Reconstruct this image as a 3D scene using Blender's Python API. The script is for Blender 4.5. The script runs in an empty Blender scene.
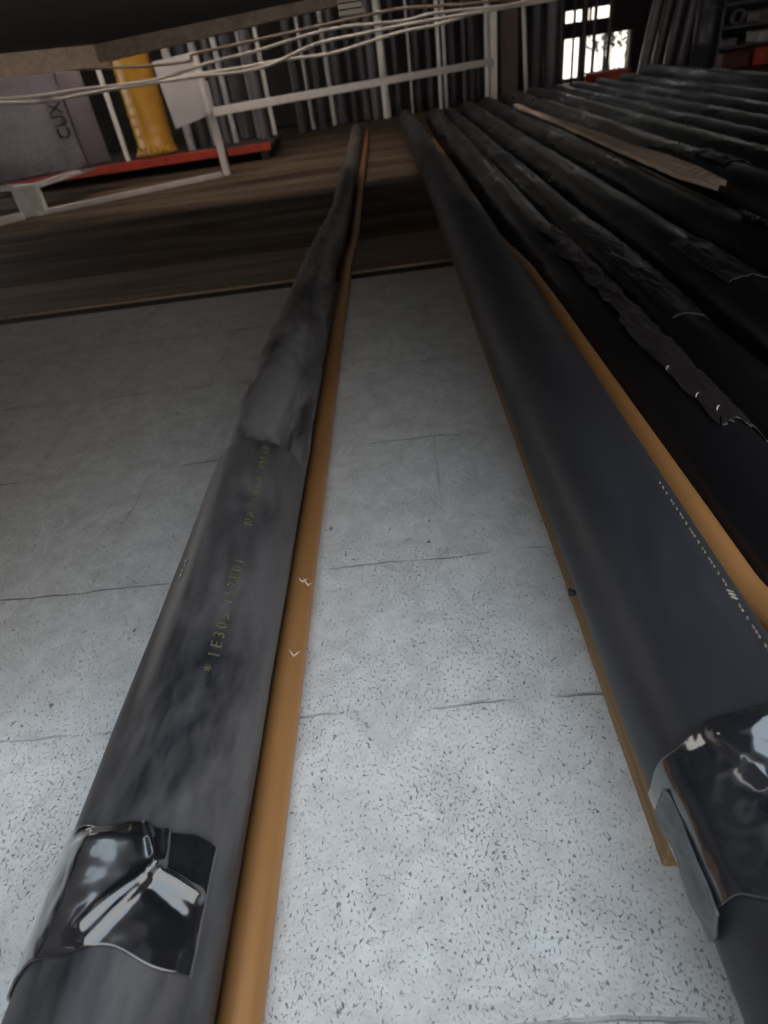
import bpy, bmesh, math, random
from mathutils import Vector, Matrix, noise

S = 0.5                      # one unit of the layout below = camera height above the floor = 0.5 m
PI = math.pi
C = bpy.context.scene.collection
random.seed(7)

# ------------------------------------------------------------------ materials
def new_mat(name):
    m = bpy.data.materials.new(name); m.use_nodes = True
    nt = m.node_tree; b = nt.nodes['Principled BSDF']
    return m, nt, b

def nd(nt, t, **kw):
    n = nt.nodes.new(t)
    for k, v in kw.items():
        setattr(n, k, v)
    return n

def math_n(nt, op, a, b=None, c=None, clamp=False):
    n = nd(nt, 'ShaderNodeMath', operation=op, use_clamp=clamp)
    for i, v in enumerate((a, b, c)):
        if v is None: continue
        if isinstance(v, (int, float)): n.inputs[i].default_value = v
        else: nt.links.new(v, n.inputs[i])
    return n.outputs[0]

def coords(nt, scale=(1, 1, 1), rot=(0, 0, 0)):
    tc = nd(nt, 'ShaderNodeTexCoord'); mp = nd(nt, 'ShaderNodeMapping')
    mp.inputs['Scale'].default_value = scale; mp.inputs['Rotation'].default_value = rot
    nt.links.new(tc.outputs['Object'], mp.inputs['Vector'])
    return mp.outputs['Vector']

def noise_n(nt, vec, scale, detail=3, rough=0.5, dist=0.0):
    n = nd(nt, 'ShaderNodeTexNoise')
    n.inputs['Scale'].default_value = scale; n.inputs['Detail'].default_value = detail
    n.inputs['Roughness'].default_value = rough; n.inputs['Distortion'].default_value = dist
    nt.links.new(vec, n.inputs['Vector'])
    return n.outputs['Fac']

def ramp(nt, fac, stops):
    r = nd(nt, 'ShaderNodeValToRGB'); e = r.color_ramp.elements
    while len(e) < len(stops): e.new(0.5)
    for i, (p, c) in enumerate(stops):
        e[i].position = p; e[i].color = (c[0], c[1], c[2], 1) if not isinstance(c, (int, float)) else (c, c, c, 1)
    nt.links.new(fac, r.inputs['Fac'])
    return r.outputs['Color']

def mix_col(nt, fac, a, b):
    n = nd(nt, 'ShaderNodeMix', data_type='RGBA')
    if isinstance(fac, (int, float)): n.inputs[0].default_value = fac
    else: nt.links.new(fac, n.inputs[0])
    for i, v in ((6, a), (7, b)):
        if isinstance(v, tuple): n.inputs[i].default_value = (v[0], v[1], v[2], 1)
        else: nt.links.new(v, n.inputs[i])
    return n.outputs[2]

def bump(nt, b, height, strength=0.3, dist=0.002):
    n = nd(nt, 'ShaderNodeBump'); n.inputs['Strength'].default_value = strength; n.inputs['Distance'].default_value = dist
    nt.links.new(height, n.inputs['Height']); nt.links.new(n.outputs['Normal'], b.inputs['Normal'])

def simple(name, col, rough=0.5, metal=0.0, vary=0.25, scale=18, bumpy=0.15, spec=0.5, stretch=(1, 1, 1)):
    m, nt, b = new_mat(name)
    v = coords(nt, stretch)
    f = noise_n(nt, v, scale, 4, 0.6)
    lo = tuple(c * (1 - vary) for c in col); hi = tuple(min(1, c * (1 + vary)) for c in col)
    nt.links.new(ramp(nt, f, [(0.3, lo), (0.7, hi)]), b.inputs['Base Color'])
    b.inputs['Roughness'].default_value = rough; b.inputs['Metallic'].default_value = metal
    b.inputs['Specular IOR Level'].default_value = spec
    if bumpy: bump(nt, b, noise_n(nt, v, scale * 6, 3), bumpy, 0.001)
    return m

JOINTS = [(-0.75, None), (0.20, 0.62), (0.675, -0.62), (1.09, 0.05), (1.66, -0.40), (2.25, 0.10), (2.85, -0.45)]
def concrete_mat():
    m, nt, b = new_mat('concrete_block')
    v = coords(nt)
    sep = nd(nt, 'ShaderNodeSeparateXYZ'); nt.links.new(v, sep.inputs[0])
    wob = math_n(nt, 'MULTIPLY', math_n(nt, 'SUBTRACT', noise_n(nt, v, 14, 3), 0.5), 0.014)
    yy = math_n(nt, 'ADD', sep.outputs['Y'], wob)
    xx = math_n(nt, 'ADD', sep.outputs['X'], wob)
    dmin = None
    for i, (y, x0) in enumerate(JOINTS):
        d = math_n(nt, 'ABSOLUTE', math_n(nt, 'SUBTRACT', yy, y * S))
        dmin = d if dmin is None else math_n(nt, 'MINIMUM', dmin, d)
        if x0 is None: continue
        y1 = JOINTS[i + 1][0] if i + 1 < len(JOINTS) else 3.6
        pp = math_n(nt, 'PINGPONG', math_n(nt, 'SUBTRACT', xx, x0 * S), 0.46 * S)
        dx = math_n(nt, 'ABSOLUTE', pp)
        outside = math_n(nt, 'MAXIMUM', math_n(nt, 'SUBTRACT', y * S, yy), math_n(nt, 'SUBTRACT', yy, y1 * S))
        dx = math_n(nt, 'ADD', dx, math_n(nt, 'MULTIPLY', math_n(nt, 'MAXIMUM', outside, 0.0), 60.0))
        dx = math_n(nt, 'ADD', dx, 0.0012)
        dmin = math_n(nt, 'MINIMUM', dmin, dx)
    # thin crack inside a wider, paler mortar smear
    crack_on = ramp(nt, noise_n(nt, v, 9, 2), [(0.44, 0.0), (0.60, 1.0)])
    crack = math_n(nt, 'MULTIPLY', ramp(nt, math_n(nt, 'MULTIPLY', dmin, 260.0), [(0.25, 1.0), (0.55, 0.0)]), crack_on)
    smear = ramp(nt, math_n(nt, 'MULTIPLY', dmin, 60.0), [(0.1, 1.0), (0.9, 0.0)])
    big = noise_n(nt, v, 5, 4, 0.6)
    fine = noise_n(nt, v, 55, 4, 0.65)
    base = mix_col(nt, big, (0.57, 0.555, 0.53), (0.77, 0.755, 0.725))
    base = mix_col(nt, math_n(nt, 'MULTIPLY', fine, 0.6), base, (0.46, 0.455, 0.45))
    base = mix_col(nt, math_n(nt, 'MULTIPLY', smear, 0.45), base, (0.50, 0.48, 0.45))
    # open pores: small irregular dark flecks, denser in patches, plus a few large ones
    vs = coords(nt, (1.0, 0.8, 1.0), (0, 0, 0.5))
    f1 = noise_n(nt, vs, 420, 4, 0.55, 0.6)
    dens = ramp(nt, noise_n(nt, v, 7, 3), [(0.35, 0.0), (0.65, 0.055)])
    p1 = ramp(nt, math_n(nt, 'ADD', f1, dens), [(0.62, 0.0), (0.73, 1.0)])
    f2 = noise_n(nt, vs, 130, 3, 0.6, 1.0)
    p2 = ramp(nt, f2, [(0.67, 0.0), (0.72, 1.0)])
    pores = math_n(nt, 'MAXIMUM', p1, p2)
    grain = ramp(nt, noise_n(nt, v, 620, 3, 0.7), [(0.30, 0.0), (0.62, 1.0)])
    base = mix_col(nt, math_n(nt, 'MULTIPLY', math_n(nt, 'SUBTRACT', 1.0, grain), 0.45), base, (0.34, 0.34, 0.34))
    cloud = ramp(nt, noise_n(nt, v, 22, 5, 0.7, 0.8), [(0.38, 0.0), (0.66, 1.0)])
    base = mix_col(nt, math_n(nt, 'MULTIPLY', cloud, 0.55), base, (0.80, 0.795, 0.775))
    dark = math_n(nt, 'MAXIMUM', math_n(nt, 'MULTIPLY', pores, 0.78), math_n(nt, 'MULTIPLY', crack, 0.6))
    col = mix_col(nt, dark, base, (0.10, 0.10, 0.11))
    nt.links.new(col, b.inputs['Base Color'])
    b.inputs['Roughness'].default_value = 0.9; b.inputs['Specular IOR Level'].default_value = 0.2
    h = math_n(nt, 'SUBTRACT', math_n(nt, 'MULTIPLY', fine, 0.6), math_n(nt, 'ADD', pores, crack))
    bump(nt, b, h, 0.6, 0.003)
    return m

def foam_mat(name, dust=0.5, base=(0.018, 0.018, 0.021), dusty=(0.105, 0.098, 0.10), rough=0.38, scale=9):
    m, nt, b = new_mat(name)
    v = coords(nt, (1.0, 0.28, 1.0))
    f = noise_n(nt, v, scale, 5, 0.62, 0.5)
    g = noise_n(nt, v, scale * 9, 3, 0.6)
    k = math_n(nt, 'ADD', math_n(nt, 'MULTIPLY', f, 0.85), math_n(nt, 'MULTIPLY', g, 0.15))
    fac = ramp(nt, k, [(0.44, 0.0), (0.60, dust)])
    nt.links.new(mix_col(nt, fac, base, dusty), b.inputs['Base Color'])
    nt.links.new(ramp(nt, k, [(0.4, rough), (0.65, min(0.85, rough + 0.22))]), b.inputs['Roughness'])
    b.inputs['Specular IOR Level'].default_value = 0.5
    bump(nt, b, noise_n(nt, coords(nt), 60, 4, 0.6), 0.12, 0.0015)
    return m

def tape_mat(name, col=(0.012, 0.012, 0.014), rough=0.14):
    m, nt, b = new_mat(name)
    v = coords(nt)
    f = noise_n(nt, v, 30, 4, 0.6)
    b.inputs['Base Color'].default_value = (*col, 1)
    nt.links.new(ramp(nt, f, [(0.3, rough), (0.75, rough + 0.16)]), b.inputs['Roughness'])
    b.inputs['Specular IOR Level'].default_value = 0.8
    b.inputs['Coat Weight'].default_value = 1.0 if rough < 0.2 else 0.0; b.inputs['Coat Roughness'].default_value = rough * 0.7; b.inputs['Coat IOR'].default_value = 1.7
    bump(nt, b, noise_n(nt, v, 45, 3, 0.5), 0.10, 0.002)
    return m

def wood_mat(name, c0, c1, axis='X', scale=26, rough=0.75):
    m, nt, b = new_mat(name)
    st = {'X': (0.08, 1, 1), 'Y': (1, 0.08, 1), 'Z': (1, 1, 0.08)}[axis]
    v = coords(nt, st)
    f = noise_n(nt, v, scale, 5, 0.65, 0.8)
    w = nd(nt, 'ShaderNodeTexNoise'); w.inputs['Scale'].default_value = scale * 4; nt.links.new(v, w.inputs['Vector'])
    k = math_n(nt, 'ADD', math_n(nt, 'MULTIPLY', f, 0.7), math_n(nt, 'MULTIPLY', w.outputs['Fac'], 0.3))
    nt.links.new(ramp(nt, k, [(0.32, c0), (0.66, c1)]), b.inputs['Base Color'])
    b.inputs['Roughness'].default_value = rough
    bump(nt, b, k, 0.25, 0.002)
    return m

def glass_mat():
    m = bpy.data.materials.new('window_glass'); m.use_nodes = True
    nt = m.node_tree; nt.nodes.clear()
    out = nd(nt, 'ShaderNodeOutputMaterial'); mx = nd(nt, 'ShaderNodeMixShader')
    tr = nd(nt, 'ShaderNodeBsdfTransparent'); gl = nd(nt, 'ShaderNodeBsdfGlossy')
    gl.inputs['Roughness'].default_value = 0.02
    tr.inputs['Color'].default_value = (0.95, 0.95, 0.95, 1)
    mx.inputs[0].default_value = 0.06
    nt.links.new(tr.outputs[0], mx.inputs[1]); nt.links.new(gl.outputs[0], mx.inputs[2]); nt.links.new(mx.outputs[0], out.inputs[0])
    return m

M = dict(
    concrete=concrete_mat(),
    boards=None,
    foam=foam_mat('black_foam', 0.0, base=(0.010, 0.009, 0.0105), rough=0.25),
    foam_dusty=foam_mat('dusty_black_foam', 0.9, base=(0.013, 0.013, 0.016)),
    foam_clean=foam_mat('clean_black_foam', 0.15, base=(0.022, 0.022, 0.027), dusty=(0.042, 0.043, 0.049), rough=0.42),
    foam_wrap=foam_mat('lit_grey_taped_wrap', 0.95, base=(0.035, 0.033, 0.036), dusty=(0.20, 0.19, 0.195), rough=0.34, scale=14),  # wrap colour raised to carry the light on the pipe's farther part
    foam_brown=foam_mat('lit_brownish_taped_wrap', 0.8, base=(0.07, 0.06, 0.055), dusty=(0.26, 0.215, 0.185), rough=0.45, scale=14),  # brown wrap, its colour also lightened to look lit
    tape=tape_mat('black_glossy_tape', rough=0.12),
    tape_silver=tape_mat('crumpled_black_tape', (0.02, 0.021, 0.025), 0.11),
    tape_dull=tape_mat('wrinkled_black_tape', (0.014, 0.013, 0.015), 0.30),
    film=tape_mat('black_plastic_film', (0.022, 0.017, 0.02), 0.36),
    skirt=simple('grey_tape_back', (0.095, 0.098, 0.10), 0.4, 0, 0.3, 60),
    copper=simple('tarnished_copper', (0.42, 0.20, 0.07), 0.42, 0.35, 0.16, 9, 0.08, 0.5, (1, 0.2, 1)),
    sticker=simple('torn_sticker', (0.62, 0.52, 0.40), 0.7, 0, 0.2, 80),
    yellow_ink=simple('yellow_ink', (0.10, 0.09, 0.048), 0.7, 0, 0.5, 140, 0),
    pale_ink_and_glint=simple('pale_ink_and_glint', (0.25, 0.24, 0.17), 0.7, 0, 0.4, 140, 0),
    batten=wood_mat('tan_batten_wood', (0.17, 0.095, 0.04), (0.35, 0.215, 0.095), 'Y'),
    lath=wood_mat('pale_lath_wood', (0.50, 0.37, 0.27), (0.88, 0.71, 0.57), 'Y', 40),
    front_board=wood_mat('pale_front_board', (0.13, 0.088, 0.057), (0.38, 0.27, 0.175), 'X', 9),
    apron=wood_mat('pale_beam_wood', (0.52, 0.37, 0.25), (0.78, 0.60, 0.44), 'X', 40),
    apron_dark=wood_mat('weathered_beam_wood', (0.24, 0.175, 0.125), (0.48, 0.36, 0.27), 'X', 40),
    deck=wood_mat('dark_underside_board', (0.030, 0.027, 0.022), (0.05, 0.045, 0.036), 'X', 8),
    ply=wood_mat('plywood_edge', (0.25, 0.22, 0.19), (0.5, 0.42, 0.34), 'X', 60),
    white_paint=simple('white_painted_steel', (0.74, 0.71, 0.68), 0.45, 0, 0.10, 20, 0.1),
    panel=simple('light_grey_sheet', (0.55, 0.52, 0.53), 0.5, 0, 0.06, 8, 0.05),
    red=simple('red_painted_steel', (0.42, 0.045, 0.025), 0.5, 0, 0.35, 15, 0.2),
    maroon=simple('maroon_plastic', (0.14, 0.035, 0.035), 0.5, 0, 0.2, 15),
    yellow=simple('yellow_plastic_wrap', (0.52, 0.27, 0.04), 0.2, 0, 0.22, 6, 0.25, 0.6, (1, 1, 0.3)),
    pack=None,
    lav=simple('lavender_grey_pipe', (0.11, 0.10, 0.115), 0.35, 0.0, 0.2, 10, 0.1),
    dark_pipe=simple('dark_grey_pipe', (0.035, 0.035, 0.04), 0.38, 0.0, 0.25, 10, 0.1),
    silver=simple('galvanised_pipe', (0.42, 0.41, 0.42), 0.35, 0.5, 0.2, 14, 0.1),
    white_pipe=simple('white_plastic_pipe', (0.78, 0.76, 0.74), 0.4, 0, 0.06, 10, 0.05),
    brown_board=wood_mat('brown_upright_board', (0.085, 0.062, 0.05), (0.15, 0.115, 0.095), 'Z', 20),
    cable=simple('off_white_cable', (0.66, 0.61, 0.55), 0.55, 0, 0.12, 30, 0.05),
    cable_brown=simple('brown_cable', (0.36, 0.27, 0.20), 0.6, 0, 0.12, 30, 0.05),
    ink=simple('black_ink', (0.02, 0.018, 0.02), 0.7, 0, 0.1, 30, 0),
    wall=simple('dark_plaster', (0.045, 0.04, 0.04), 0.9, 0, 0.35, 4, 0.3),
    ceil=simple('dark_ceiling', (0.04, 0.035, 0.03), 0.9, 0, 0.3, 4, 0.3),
    strip=simple('dark_gap_and_shelf', (0.05, 0.043, 0.038), 0.8, 0, 0.3, 12, 0.3),  # dark tone shared by the gap strip and the rack shelf
    shelf=simple('grey_steel_shelf', (0.16, 0.16, 0.165), 0.4, 0.6, 0.2, 12, 0.1),
    junk_grey=simple('grey_plastic', (0.28, 0.27, 0.29), 0.5, 0, 0.15, 12),
    junk_white=simple('pale_plastic', (0.6, 0.57, 0.57), 0.4, 0, 0.1, 12),
    frame=simple('dark_window_frame', (0.03, 0.03, 0.033), 0.5, 0, 0.2, 12),
    glass=glass_mat(),
    leaf=simple('green_leaf', (0.06, 0.10, 0.025), 0.5, 0, 0.5, 30, 0.1),
    bark=simple('grey_bark', (0.10, 0.08, 0.06), 0.85, 0, 0.3, 30, 0.3),
    ground=simple('outdoor_concrete', (0.48, 0.44, 0.39), 0.9, 0, 0.15, 6, 0.3),
    steel=simple('hanger_steel', (0.3, 0.3, 0.3), 0.4, 0.8, 0.1, 20, 0),
)

def boards_mat():
    m, nt, b = new_mat('dirty_floorboards')
    v = coords(nt, (0.12, 1, 1))
    f = noise_n(nt, v, 6.5, 5, 0.62, 0.7)
    g = noise_n(nt, v, 60, 4, 0.6)
    k = math_n(nt, 'ADD', math_n(nt, 'MULTIPLY', f, 0.8), math_n(nt, 'MULTIPLY', g, 0.2))
    nt.links.new(ramp(nt, k, [(0.34, (0.035, 0.024, 0.017)), (0.50, (0.12, 0.083, 0.055)), (0.68, (0.25, 0.18, 0.12))]), b.inputs['Base Color'])
    b.inputs['Roughness'].default_value = 0.8; b.inputs['Specular IOR Level'].default_value = 0.25
    bump(nt, b, k, 0.3, 0.003)
    return m
M['boards'] = boards_mat()

def pack_mat():
    m, nt, b = new_mat('grey_bubble_wrap')
    v = coords(nt)
    vo = nd(nt, 'ShaderNodeTexVoronoi'); vo.inputs['Scale'].default_value = 62; nt.links.new(v, vo.inputs['Vector'])
    f = noise_n(nt, v, 7, 4, 0.6)
    nt.links.new(ramp(nt, f, [(0.3, (0.15, 0.135, 0.16)), (0.7, (0.27, 0.245, 0.27))]), b.inputs['Base Color'])
    b.inputs['Roughness'].default_value = 0.3; b.inputs['Metallic'].default_value = 0.25
    h = math_n(nt, 'MULTIPLY', math_n(nt, 'SUBTRACT', 1.0, vo.outputs['Distance']), ramp(nt, f, [(0.4, 0.1), (0.6, 1.0)]))
    bump(nt, b, h, 0.5, 0.004)
    return m
M['pack'] = pack_mat()

# ------------------------------------------------------------------ helpers
def V(p): return Vector(p) * S

def thing(name, label, cat, loc=(0, 0, 0), group=None):
    o = bpy.data.objects.new(name, None); C.objects.link(o)
    o.location = V(loc); o.empty_display_size = 0.05
    o['label'] = label; o['category'] = cat
    if group: o['group'] = group
    return o

def obj(name, bm, mat, parent=None, smooth=True, label=None):
    bmesh.ops.recalc_face_normals(bm, faces=bm.faces)
    me = bpy.data.meshes.new(name)
    root = parent
    off = Vector((0, 0, 0))
    while root is not None:
        off += root.location; root = root.parent
    bm.transform(Matrix.Scale(S, 4)); bm.transform(Matrix.Translation(-off))
    bm.to_mesh(me); bm.free()
    if smooth:
        for p in me.polygons: p.use_smooth = True
    me.materials.append(mat)
    o = bpy.data.objects.new(name, me); C.objects.link(o)
    if parent is not None: o.parent = parent
    if label: o['label'] = label
    return o

def tag(o, label, cat, group=None):
    o['label'] = label; o['category'] = cat
    if group: o['group'] = group
    return o

def struct(name, bm, mat, smooth=False, parent=None, label=None):
    o = obj(name, bm, mat, parent, smooth, label)
    if parent is None: o['kind'] = 'structure'
    return o

def smooth_angle(o, deg=35):
    bmx = bmesh.new(); bmx.from_mesh(o.data)
    for e in bmx.edges:
        if len(e.link_faces) == 2 and e.calc_face_angle(0) > math.radians(deg): e.smooth = False
    bmx.to_mesh(o.data); bmx.free()
    return o

def add_box(bm, lo, hi, bevel=0.0, seg=2, mtx=None):
    r = bmesh.ops.create_cube(bm, size=1.0)
    vs = r['verts']
    c = [(a + b) / 2 for a, b in zip(lo, hi)]; d = [b - a for a, b in zip(lo, hi)]
    for v in vs:
        v.co = Vector((c[0] + v.co.x * d[0], c[1] + v.co.y * d[1], c[2] + v.co.z * d[2]))
    if bevel:
        es = list({e for v in vs for e in v.link_edges})
        rb = bmesh.ops.bevel(bm, geom=es, offset=bevel, segments=seg, profile=0.5, affect='EDGES')
        vs = list({v for f in rb['faces'] for v in f.verts} | {v for v in vs if v.is_valid})
    if mtx is not None:
        for v in vs: v.co = mtx @ v.co
    return vs

def box(lo, hi, bevel=0.0, mtx=None):
    bm = bmesh.new(); add_box(bm, lo, hi, bevel, 2, mtx); return bm

def bar(bm, a, b, w, t, up=(0, 0, 1), bevel=0.006):
    """A rectangular bar from a to b, w wide and t thick."""
    a = Vector(a); b = Vector(b); d = (b - a); L = d.length; d.normalize()
    s = d.cross(Vector(up)).normalized(); u = s.cross(d).normalized()
    m = Matrix((( s.x, d.x, u.x, (a.x + b.x) / 2), (s.y, d.y, u.y, (a.y + b.y) / 2), (s.z, d.z, u.z, (a.z + b.z) / 2), (0, 0, 0, 1)))
    add_box(bm, (-w / 2, -L / 2, -t / 2), (w / 2, L / 2, t / 2), bevel, 2, m)

def ring_tube(bm, pts, rad, seg=16, cap=True):
    """A round tube through pts (radius number or list)."""
    P = [Vector(p) for p in pts]; n = len(P)
    R = rad if isinstance(rad, (list, tuple)) else [rad] * n
    rings = []; ref = Vector((0, 0, 1))
    for i in range(n):
        d = (P[min(i + 1, n - 1)] - P[max(i - 1, 0)]).normalized()
        if abs(d.dot(ref)) > 0.95: ref = Vector((1, 0, 0))
        s = d.cross(ref).normalized(); u = s.cross(d).normalized()
        rings.append([bm.verts.new(P[i] + (s * math.cos(2 * PI * k / seg) + u * math.sin(2 * PI * k / seg)) * R[i]) for k in range(seg)])
    for a, b in zip(rings, rings[1:]):
        for k in range(seg):
            bm.faces.new((a[k], a[(k + 1) % seg], b[(k + 1) % seg], b[k]))
    if cap:
        bm.faces.new(rings[0]); bm.faces.new(rings[-1])
    return rings

def spline(pts, n=10):
    P = [Vector(p) for p in pts]; out = []
    for i in range(len(P) - 1):
        p0 = P[max(i - 1, 0)]; p1 = P[i]; p2 = P[i + 1]; p3 = P[min(i + 2, len(P) - 1)]
        for k in range(n):
            t = k / n
            out.append(0.5 * ((2 * p1) + (p2 - p0) * t + (2 * p0 - 5 * p1 + 4 * p2 - p3) * t * t + (3 * p1 - p0 - 3 * p2 + p3) * t ** 3))
    out.append(P[-1]); return out

def lerp_table(tab, y):
    if y <= tab[0][0]: return tab[0][1:]
    for a, b in zip(tab, tab[1:]):
        if y <= b[0]:
            t = (y - a[0]) / (b[0] - a[0]); t = t * t * (3 - 2 * t)
            return tuple(u + (v - u) * t for u, v in zip(a[1:], b[1:]))
    return tab[-1][1:]

def stations(y0, y1):
    ys = []; y = y0
    while y < y1:
        ys.append(y); y += 0.012 + 0.012 * max(0, y)
    ys.append(y1); return ys

class Pipe:
    """A long round pipe lying along +Y; tab rows are (Y, X, Z, R), phi 0 = top, positive towards +X."""
    def __init__(s, tab, disp=None): s.tab = tab; s.disp = disp or (lambda y, p: 0.0)
    def at(s, y, phi, extra=0.0, raw=False):
        x, z, r = lerp_table(s.tab, y)
        q = r + extra + (0 if raw else s.disp(y, phi))
        return Vector((x + q * math.sin(phi), y, z + q * math.cos(phi)))
    def tube(s, y0, y1, seg=56):
        bm = bmesh.new(); rings = []
        for y in stations(y0, y1):
            rings.append([bm.verts.new(s.at(y, 2 * PI * k / seg)) for k in range(seg)])
        for a, b in zip(rings, rings[1:]):
            for k in range(seg):
                bm.faces.new((a[k], a[(k + 1) % seg], b[(k + 1) % seg], b[k]))
        for f in (bm.faces.new(rings[0]), bm.faces.new(rings[-1])):
            for e in f.edges: e.smooth = False
        return bm
    def shell(s, y0f, y1f, p0, p1, extra, thick=0.004, ny=60, npn=90, rag=0.0):
        """A sheet wrapped on the pipe; y0f/y1f give its edges at angle phi, extra(y, phi) its lift."""
        bm = bmesh.new(); g = {}
        for side, dr in ((0, 0.0), (1, -thick)):
            for i in range(ny + 1):
                for j in range(npn + 1):
                    phi = math.radians(p0 + (p1 - p0) * j / npn)
                    ya, yb = y0f(phi), y1f(phi)
                    y = ya + (yb - ya) * i / ny
                    if rag: phi += math.radians(rag) * fbm(y * 3.5, 3.3, j / npn * 1.5)
                    g[side, i, j] = bm.verts.new(s.at(y, phi, extra(y, phi) + dr))
        for i in range(ny):
            for j in range(npn):
                for side in (0, 1):
                    bm.faces.new([g[side, i, j], g[side, i + 1, j], g[side, i + 1, j + 1], g[side, i, j + 1]])
        rim = [(i, 0) for i in range(ny)] + [(ny, j) for j in range(npn)] + [(i, npn) for i in range(ny, 0, -1)] + [(0, j) for j in range(npn, 0, -1)]
        for a, b in zip(rim, rim[1:] + rim[:1]):
            bm.faces.new([g[0, a[0], a[1]], g[0, b[0], b[1]], g[1, b[0], b[1]], g[1, a[0], a[1]]])
        return bm

def ridge(y, phi, a, b, w, h, r=0.12):
    """Height of a soft crease running from a to b, both (Y, phi in degrees)."""
    px, py = y, phi * r
    ax, ay = a[0], math.radians(a[1]) * r; bx, by = b[0], math.radians(b[1]) * r
    dx, dy = bx - ax, by - ay
    t = max(0, min(1, ((px - ax) * dx + (py - ay) * dy) / (dx * dx + dy * dy)))
    d = math.hypot(px - ax - dx * t, py - ay - dy * t)
    return h * math.exp(-(d / w) ** 2)

def fbm(x, y, z, octv=3):
    return noise.fractal(Vector((x, y, z)), 0.9, 2.0, octv)

def text_mesh(txt, size, depth=0.0012):
    """The outline of a line of text as a list-of-faces bmesh in the XY plane, thickened."""
    cu = bpy.data.curves.new('lettering', 'FONT'); cu.body = txt; cu.size = size; cu.extrude = depth; cu.resolution_u = 3
    o = bpy.data.objects.new('lettering', cu); C.objects.link(o)
    dg = bpy.context.evaluated_depsgraph_get(); dg.update()
    me = bpy.data.meshes.new_from_object(o.evaluated_get(dg))
    bm = bmesh.new(); bm.from_mesh(me)
    bpy.data.objects.remove(o); bpy.data.curves.remove(cu); bpy.data.meshes.remove(me)
    long = [e for e in bm.edges if e.calc_length() > size * 0.35]
    bmesh.ops.subdivide_edges(bm, edges=long, cuts=2)
    return bm

def wrap_text(pipe, txt, size, y0, phi0, lift=0.0015, drift=0.0, stretch=1.0):
    bm = text_mesh(txt, size)
    for v in bm.verts:
        y = y0 + v.co.x * stretch
        x, z, r = lerp_table(pipe.tab, y)
        phi = math.radians(phi0 + drift * v.co.x) - v.co.y / r
        v.co = pipe.at(y, phi, lift + v.co.z)
    return bm

# ------------------------------------------------------------------ the room
YF, YB, XL, XR, ZC = 0.60, 14.0, -7.6, 8.2, 4.6
struct('floor', box((XL, -6.5, -0.3), (XR, 3.42, 0.0)), M['concrete'])
bm = bmesh.new()
edges = [3.56, 4.28, 5.05, 5.85, 6.6, 7.5, 8.5, 9.6, 10.8, 12.1, 14.3]
for a, b in zip(edges[1:], edges[2:]):
    add_box(bm, (XL - 2.5, a, -0.2), (XR, b - 0.02, 0.0 + 0.004 * random.random()), 0.008)
add_box(bm, (XL - 2.5, 4.24, -0.3), (XR, 14.3, -0.06))
o = struct('floor_boards', bm, M['boards'])
struct('trim_2', box((XL, 3.56, -0.2), (XR, 4.26, 0.003), 0.008), M['front_board'])
struct('gap_strip', box((XL, 3.42, -0.3), (XR, 3.56, -0.012), 0.006), M['strip'])  # dark strip drawn in place of the shaded gap before the boards
def wall_with_holes(axis, pos, th, u0, u1, z0, z1, holes):
    """A wall with rectangular openings, as boxes around them (holes share no columns)."""
    bm = bmesh.new()
    def put(a0, a1, c0, c1):
        if a1 - a0 < 1e-4 or c1 - c0 < 1e-4: return
        if axis == 'Y': add_box(bm, (a0, pos, c0), (a1, pos + th, c1))
        else: add_box(bm, (pos, a0, c0), (pos + th, a1, c1))
    cols = sorted({h[0] for h in holes} | {h[1] for h in holes} | {u0, u1})
    for a, b in zip(cols, cols[1:]):
        zz = z0
        for h in sorted([h for h in holes if h[0] <= a + 1e-6 and h[1] >= b - 1e-6], key=lambda h: h[2]):
            put(a, b, zz, h[2]); zz = h[3]
        put(a, b, zz, z1)
    return bm
WIN = (3.30, 4.66, 0.03, 0.67); TRANS = (3.30, 4.30, 0.86, 1.07)
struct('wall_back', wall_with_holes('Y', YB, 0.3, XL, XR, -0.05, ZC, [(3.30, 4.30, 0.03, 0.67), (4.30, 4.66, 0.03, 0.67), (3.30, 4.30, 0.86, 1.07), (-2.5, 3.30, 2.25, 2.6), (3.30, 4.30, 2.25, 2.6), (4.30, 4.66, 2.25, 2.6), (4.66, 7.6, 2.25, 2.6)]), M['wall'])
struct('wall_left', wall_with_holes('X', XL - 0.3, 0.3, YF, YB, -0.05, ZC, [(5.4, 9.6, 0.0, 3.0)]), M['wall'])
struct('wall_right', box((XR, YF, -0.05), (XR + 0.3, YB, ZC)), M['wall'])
HEAD = 1.20
bm = box((-0.79, YF, HEAD), (XR, YF + 0.14, ZC)); add_box(bm, (XL, YF, 0.36), (-0.79, YF + 0.14, ZC))  # unseen header; left part lowered to shade the left floor
struct('wall_front_blocker', bm, M['wall'])
struct('side_sky_blocker', box((-1.52, -3.2, -0.05), (-1.36, 0.30, 2.6), 0.01), M['wall'])  # unseen slab, added to keep sky light off the left floor
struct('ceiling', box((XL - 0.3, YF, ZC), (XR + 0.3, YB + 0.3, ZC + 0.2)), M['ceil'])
struct('ground', box((-14, YB + 0.3, -0.45), (18, YB + 4, -0.25)), M['ground'])
struct('ground_yard', box((XL - 9, -6.5, -0.45), (XL - 2.5, YB + 0.3, -0.25)), M['ground'])

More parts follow.
